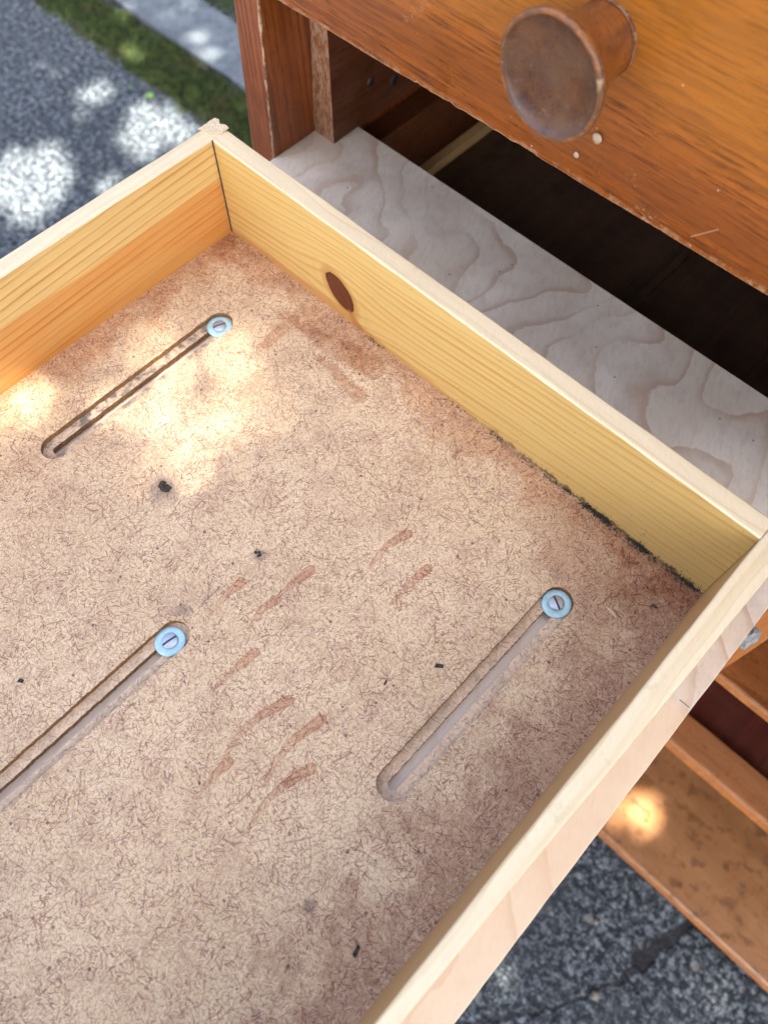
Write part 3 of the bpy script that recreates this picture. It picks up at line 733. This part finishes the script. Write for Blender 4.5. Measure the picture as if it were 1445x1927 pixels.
def washer(x, y, z, tx=0., ty=0.):
    prof = [(.0050, .0001), (.0050, .0015), (.0053, .0018), (.0106, .0018), (.01125, .0014), (.0113, .0002), (.0110, 0), (.0050, .0001)]
    return lathe('washer', prof, (x, y, z), (tx, ty, 1), 48, ['washer'], [0] * 7, pl)
S3 = [(.0744, -.0813, math.atan2(.0116, .0044)), (.2656, -.2955, math.atan2(.013, .0021)), (.4495, -.0795, math.atan2(-.0059, .0106))]
for x, y, a in S3:
    washer(x, y, -.0050, random.uniform(-.03, .03), random.uniform(-.03, .03)); slot_screw(x - .0003, y + .0002, -.0032, a)
    # shank down into the sheet
    v_, f_ = tube([(x, y, -.020), (x, y, -.0049)], [.0022, .0022]); mk('screw_shank', v_, f_, 'iron', None, pl)

# ------------------------------------------------------------------ the pulled-out drawer
D = empty('drawer', (.26, -.33, -.015), 'pulled out pine drawer with slotted particleboard bottom, resting on the plywood', 'drawer')
H = .0994; YN = -.66
def slot_outline(x, y0, y1, r, seed):
    pts = []
    ns = 160
    for i in range(ns): a = y0 + (y1 - y0) * i / ns; pts.append((x + r + .0004 * mnoise.noise(V((a * 120, seed, 1))) + .0005 * mnoise.noise(V((a * 500, seed, 1))), a))
    for i in range(24): th = math.pi * i / 24; pts.append((x + math.cos(th) * r, y1 + math.sin(th) * r))
    for i in range(ns): a = y1 + (y0 - y1) * i / ns; pts.append((x - r + .0005 * mnoise.noise(V((a * 120, seed, 5))) + .0006 * mnoise.noise(V((a * 500, seed, 5))), a))
    for i in range(24): th = math.pi + math.pi * i / 24; pts.append((x + math.cos(th) * r, y0 + math.sin(th) * r))
    return pts
slots = [(.0742, -.2555, -.0800), (.2658, -.4750, -.2910), (.4496, -.2560, -.0790)]
MARKS = [[(0.3325, -0.1155), (0.3268, -0.1334), (0.3306, -0.1556)], [(0.3624, -0.1265), (0.3611, -0.1463), (0.3618, -0.1664)],
         [(0.3002, -0.1874), (0.2988, -0.2046), (0.2974, -0.219)], [(0.2988, -0.2215), (0.2966, -0.2338), (0.3012, -0.2508)],
         [(0.2698, -0.2297), (0.2693, -0.2446), (0.2723, -0.2622)], [(0.3168, -0.2592), (0.316, -0.2767), (0.3154, -0.2984)],
         [(0.3589, -0.2661), (0.353, -0.2854), (0.3519, -0.3064), (0.355, -0.321)], [(0.3602, -0.3224), (0.3597, -0.3336), (0.3603, -0.3455)],
         [(0.3851, -0.2592), (0.3813, -0.2806), (0.3823, -0.2992), (0.3889, -0.3161)], [(0.403, -0.2869), (0.3981, -0.3053), (0.3967, -0.3212), (0.4012, -0.3411)]]
import numpy as np
from mathutils.geometry import delaunay_2d_cdt
def capd(X, Y, a, b, ra, rb):
    dx, dy = b[0] - a[0], b[1] - a[1]; h = np.clip(((X - a[0]) * dx + (Y - a[1]) * dy) / (dx * dx + dy * dy), 0, 1)
    return np.hypot(X - a[0] - h * dx, Y - a[1] - h * dy) - (ra + h * (rb - ra))
def plate(name, rw, z0, z1, mats, step, attrs):
    X0, X1, Y0, Y1 = -.004, .535, YN + .01, .004
    pts, edges = [], []
    def loop(l):
        b = len(pts); pts.extend(V(p) for p in l); edges.extend((b + i, b + (i + 1) % len(l)) for i in range(len(l)))
    loop([(X0, Y0), (X1, Y0), (X1, Y1), (X0, Y1)])
    outl = [slot_outline(x, y0, y1, rw, i * 3.) for i, (x, y0, y1) in enumerate(slots)]
    for o_ in outl: loop(o_)
    nloop = len(pts)
    def sd(x, y): return min(math.hypot(x - q[0], y - min(max(y, q[1]), q[2])) for q in slots) - rw
    gx = X0 + step * .7
    while gx < X1 - step * .3:
        gy = Y1 - step * .7
        while gy > Y0 + step * .3:
            if abs(sd(gx, gy)) > .0016 and sd(gx, gy) > 0: pts.append(V((gx, gy)))
            gy -= step if gy > -.53 else step * 6
        gx += step
    vo, ed, fa, *_ = delaunay_2d_cdt(pts, edges, [], 1, 1e-7)
    tri = []
    for f in fa:
        cx = sum(vo[i].x for i in f) / len(f); cy = sum(vo[i].y for i in f) / len(f); d = sd(cx, cy)
        if d < -.0015: continue
        if d < .0015:
            k = min(range(3), key=lambda q: abs(cx - slots[q][0])); P_ = outl[k]; ins = False
            for i in range(len(P_)):
                (xa, ya), (xb, yb) = P_[i], P_[i - 1]
                if (ya > cy) != (yb > cy) and cx < (xb - xa) * (cy - ya) / (yb - ya) + xa: ins = not ins
            if ins: continue
        tri.append(tuple(f))
    n = len(vo); verts = [(v.x, v.y, z1) for v in vo]; fm = [0] * len(tri); faces = list(tri)
    for o_ in outl:                                   # walls of the routed slots
        b = len(verts); verts += [(p[0], p[1], z1) for p in o_] + [(p[0], p[1], z0) for p in o_]; L = len(o_)
        for i in range(L): faces.append((b + i, b + (i + 1) % L, b + L + (i + 1) % L, b + L + i)); fm.append(1)
    b = len(verts); verts += [(X0, Y0, z0), (X1, Y0, z0), (X1, Y1, z0), (X0, Y1, z0), (X0, Y0, z1), (X1, Y0, z1), (X1, Y1, z1), (X0, Y1, z1)]
    for q in ((0, 1, 5, 4), (1, 2, 6, 5), (2, 3, 7, 6), (3, 0, 4, 7)): faces.append(tuple(b + i for i in q)); fm.append(1)
    o = mk(name, verts, faces, mats, fm, D, smooth=False)
    if attrs:
        A = np.array(verts); X, Y = A[:, 0], A[:, 1]
        best = np.full(len(X), .03); fade = np.ones(len(X))
        for mk_ in MARKS:
            m = len(mk_) - 1
            for i in range(m):
                d = capd(X, Y, mk_[i], mk_[i + 1], .0038 - .0024 * i / m, .0038 - .0024 * (i + 1) / m)
                fl = np.clip((Y - mk_[-1][1]) / ((mk_[0][1] - mk_[-1][1]) * .7), .55, 1)
                fade = np.where(d < best, fl, fade); best = np.minimum(best, d)
        gr = np.zeros(len(X))
        for (cx, cy, r, o2) in ((.1666, -.2183, .011, 1.3), (.2634, -.2061, .005, 1.3), (.1974, -.147, .004, .9), (.29, -.268, .006, .4), (.4622, -.3451, .004, 1.8), (.256, -.274, .006, 1.1), (.436, -.062, .008, .5), (.3533, -.2866, .004, .3)):
            gr = np.maximum(gr, o2 * np.exp(-((X - cx) ** 2 + (Y - cy) ** 2) / (r * r)))
        isl = np.minimum(np.minimum(capd(X, Y, (.118, -.046), (.121, -.069), .008, .006), capd(X, Y, (.11, -.035), (.2, -.022), .006, .012)), capd(X, Y, (.165, -.046), (.215, -.05), .001, .008))
        for nm, val in (('mark', best), ('fade', fade), ('scratch', capd(X, Y, (.2611, -.242), (.2616, -.261), .0008, .001)), ('grimy', gr), ('island', isl), ('corner', capd(X, Y, (.54, 0), (.44, -.035), .05, .03))):
            at = o.data.attributes.new(nm, 'FLOAT', 'POINT'); at.data.foreach_set('value', val.astype(np.float32))
    return o
plate('bottom_panel', .0115, -.0052, 0., ['floor', 'cut'], .0024, True)
plate('bottom_layer', .0036, -.0105, -.00522, ['recess', 'cut'], .02, False)
def rx0(a): return .5233 + (-a) * .0082
def rx1(a): return .5408 + a * .017
board('side_board', 'y', YN, .0155, -.0160, -.0002, -.0148, H, {'all': 'left', 'c+': 'topy', 'b-': 'left', 'end': 'torn'}, D, r=.0011, n=150, jit=.00035, jf=18, seed=1.)
board('side_board', 'y', YN, .0170, rx0, rx1, -.0148, H, {'all': 'right', 'c+': 'topy', 'end': 'topx'}, D, r=.0013, n=150, jit=.0004, jf=18, seed=2.)
bb = board('back_board', 'x', .0003, .5230, 0., .0166, -.0148, H, {'all': 'back', 'c+': 'topx'}, D, r=.0014, n=240, jit=.00045, jf=22, seed=3., cr={0: .0005, 3: lambda a: .0012 + .0012 * max(0, nk(a * .4, 7))})
board('front_board', 'x', -.016, .55, YN - .02, YN - .0003, -.0148, H + .03, 'front', D, r=.002, n=10)
# torn lifted flap of the corner
vs, fs = [], []
for i in range(9):
    for j in range(5):
        u, v = i / 8, j / 4
        x = -.0172 + .0175 * v + .0010 * mnoise.noise(V((i * .9, j, 0))); y = .0178 - .018 * u * (1 - .5 * v) + .002 * math.sin(v * 9) + .0012 * mnoise.noise(V((i, j * 1.3, 4)))
        z = H + .0003 + .0007 * (1 - u) ** 1.5 * (1 - abs(v - .4)) + .0006 * mnoise.noise(V((i * 1.7, j * 1.7, 7)))
        vs.append((x, y, z))
for i in range(8):
    for j in range(4): a = i * 5 + j; fs.append((a, a + 1, a + 6, a + 5))
tf = mk('torn_flap', vs, fs, 'torn', None, D, smooth=False)
so = tf.modifiers.new('solid', 'SOLIDIFY'); so.thickness = .0012; so.offset = -1
# dark strip for the gap of the two back joints
board('joint_line', 'z', .0005, H - .0004, -.00015, .0012, -.0008, .0004, 'joint', D, r=.0002, n=20, jit=.0003, jf=90)

# ------------------------------------------------------------------ crumbs, flecks
def crumb(x, y, s, label, mat='grime', name='dirt_clump', cat='dirt', z=0., n=9, spread=1.):
    vs, fs = [], []
    rn = random.Random(int(x * 1e5))
    for k_ in range(n):
        bm = bmesh.new(); r = s * rn.uniform(.3, .65); bmesh.ops.create_icosphere(bm, subdivisions=1, radius=r)
        cx, cy = rn.gauss(0, s * .55 * spread), rn.gauss(0, s * .4 * spread); b = len(vs)
        for v in bm.verts: co = v.co * (1 + .4 * mnoise.noise(v.co / r + V((k_, x * 99, 0)))); vs.append((x + cx + co.x, y + cy + co.y, z + r * .35 + co.z * .6))
        fs += [tuple(b + v.index for v in f.verts) for f in bm.faces]; bm.free()
    return tag(mk(name, vs, fs, mat, smooth=False), label, cat)
crumb(.1666, -.2183, .0042, 'black crusty dirt clump on the drawer bottom below the left slot', n=12)
crumb(.2634, -.2061, .0024, 'small greenish brown dirt clump above the splash marks', n=7)
def chipf(x, y, l, w_, a, label, mat, name='fleck', cat='fleck', z=.0):
    c, s = math.cos(a), math.sin(a); vs = []
    for zz in (z + .0001, z + .0006):
        for u, v in ((-l, -w_ * .7), (l * .8, -w_), (l, w_ * .5), (-l * .6, w_)): vs.append((x + u * c - v * s, y + u * s + v * c, zz))
    return tag(mk(name, vs, [(0, 3, 2, 1), (4, 5, 6, 7), (0, 1, 5, 4), (1, 2, 6, 5), (2, 3, 7, 6), (3, 0, 4, 7)], mat, smooth=False), label, cat)
chipf(.4184, -.1755, .0034, .0017, .75, 'dark grey chip lying left of the right hand slot', 'grime')
chipf(.3992, -.2106, .0022, .0008, 1.9, 'thin dark chip below and left of the dark grey chip', 'grime')
chipf(.2137, -.3859, .0022, .0016, .6, 'dark chip above the middle slot near the left edge of the photo', 'grime')
chipf(.5, -.3424, .0040, .0014, 1.9, 'dark blue grey sliver near the lower end of the right board', 'grime')
chipf(.483, -.0584, .0055, .0006, -.15, 'pale wood splinter in the right rear corner of the drawer', 'splinter', 'splinter', 'splinter')
chipf(.5030, -.0330, .0026, .0012, .3, 'black chip close to the right rear corner beside the right board', 'grime')
# mould crumbs along the foot of the back board
vs, fs = [], []
rn = random.Random(5)
for i in range(700):
    x = rn.uniform(.27, .522)
    dn = .35 + 1.6 * max(0, mnoise.noise(V((x * 38, 2, 0)))) + (.45 if .415 < x < .448 or .462 < x < .478 else -.15) + (.35 if x > .49 else 0)
    dn *= (.2 if x < .36 else .75)
    if rn.random() > dn: continue
    s = rn.uniform(.0002, .0007); y = -abs(rn.gauss(0, .0022 * (1 + dn * .6))); z = rn.uniform(0, .0006)
    if rn.random() < .35: y = -.0003; z = abs(rn.gauss(0, .003 * (1 + dn * .5)))
    b = len(vs)
    vs += [(x - s, y, z), (x + s, y - s * .4, z), (x, y - s * 1.6, z), (x, y - s * .3, z + s * 1.3)]; fs += [(b, b + 1, b + 3), (b + 1, b + 2, b + 3), (b + 2, b, b + 3), (b, b + 2, b + 1)]
for cx, cy, k_ in ((.2826, 0, 14), (.1868, -.001, 26), (.05, -.004, 10), (.5078, 0, 40), (.421, 0, 170), (.434, 0, 130), (.468, 0, 170), (.398, 0, 40), (.325, 0, 25), (.515, 0, 60)):
    for i in range(k_):
        s = rn.uniform(.0002, .0009); x, y, z = cx + rn.gauss(0, .0045), -abs(rn.gauss(0, .0015)), rn.uniform(0, .003) if rn.random() < .4 else 0
        b = len(vs); vs += [(x - s, y, z), (x + s, y - s * .4, z), (x, y - s * 1.6, z), (x, y - s * .3, z + s * 1.3)]; fs += [(b, b + 1, b + 3), (b + 1, b + 2, b + 3), (b + 2, b, b + 3), (b, b + 2, b + 1)]
tag(mk('mould_crumbs', vs, fs, 'grime', smooth=False), 'black mould and dirt crumbs along the foot of the back board', 'mould', kind='stuff')
for (x, z, s) in ((.4478, .0281, .0022), (.4632, .0185, .0020)):
    vs = [(x - s * 1.3, -.0010, z + s * .3), (x + s * .3, -.0022, z + s * .5), (x + s * 1.2, -.0008, z - s * .4), (x - s * .5, -.0006, z - s * .5), (x, .0008, z)]
    o = mk('loose_splinter', vs, [(0, 1, 2, 3), (0, 1, 4), (1, 2, 4), (2, 3, 4), (3, 0, 4)], 'splinter', None, D, smooth=False)
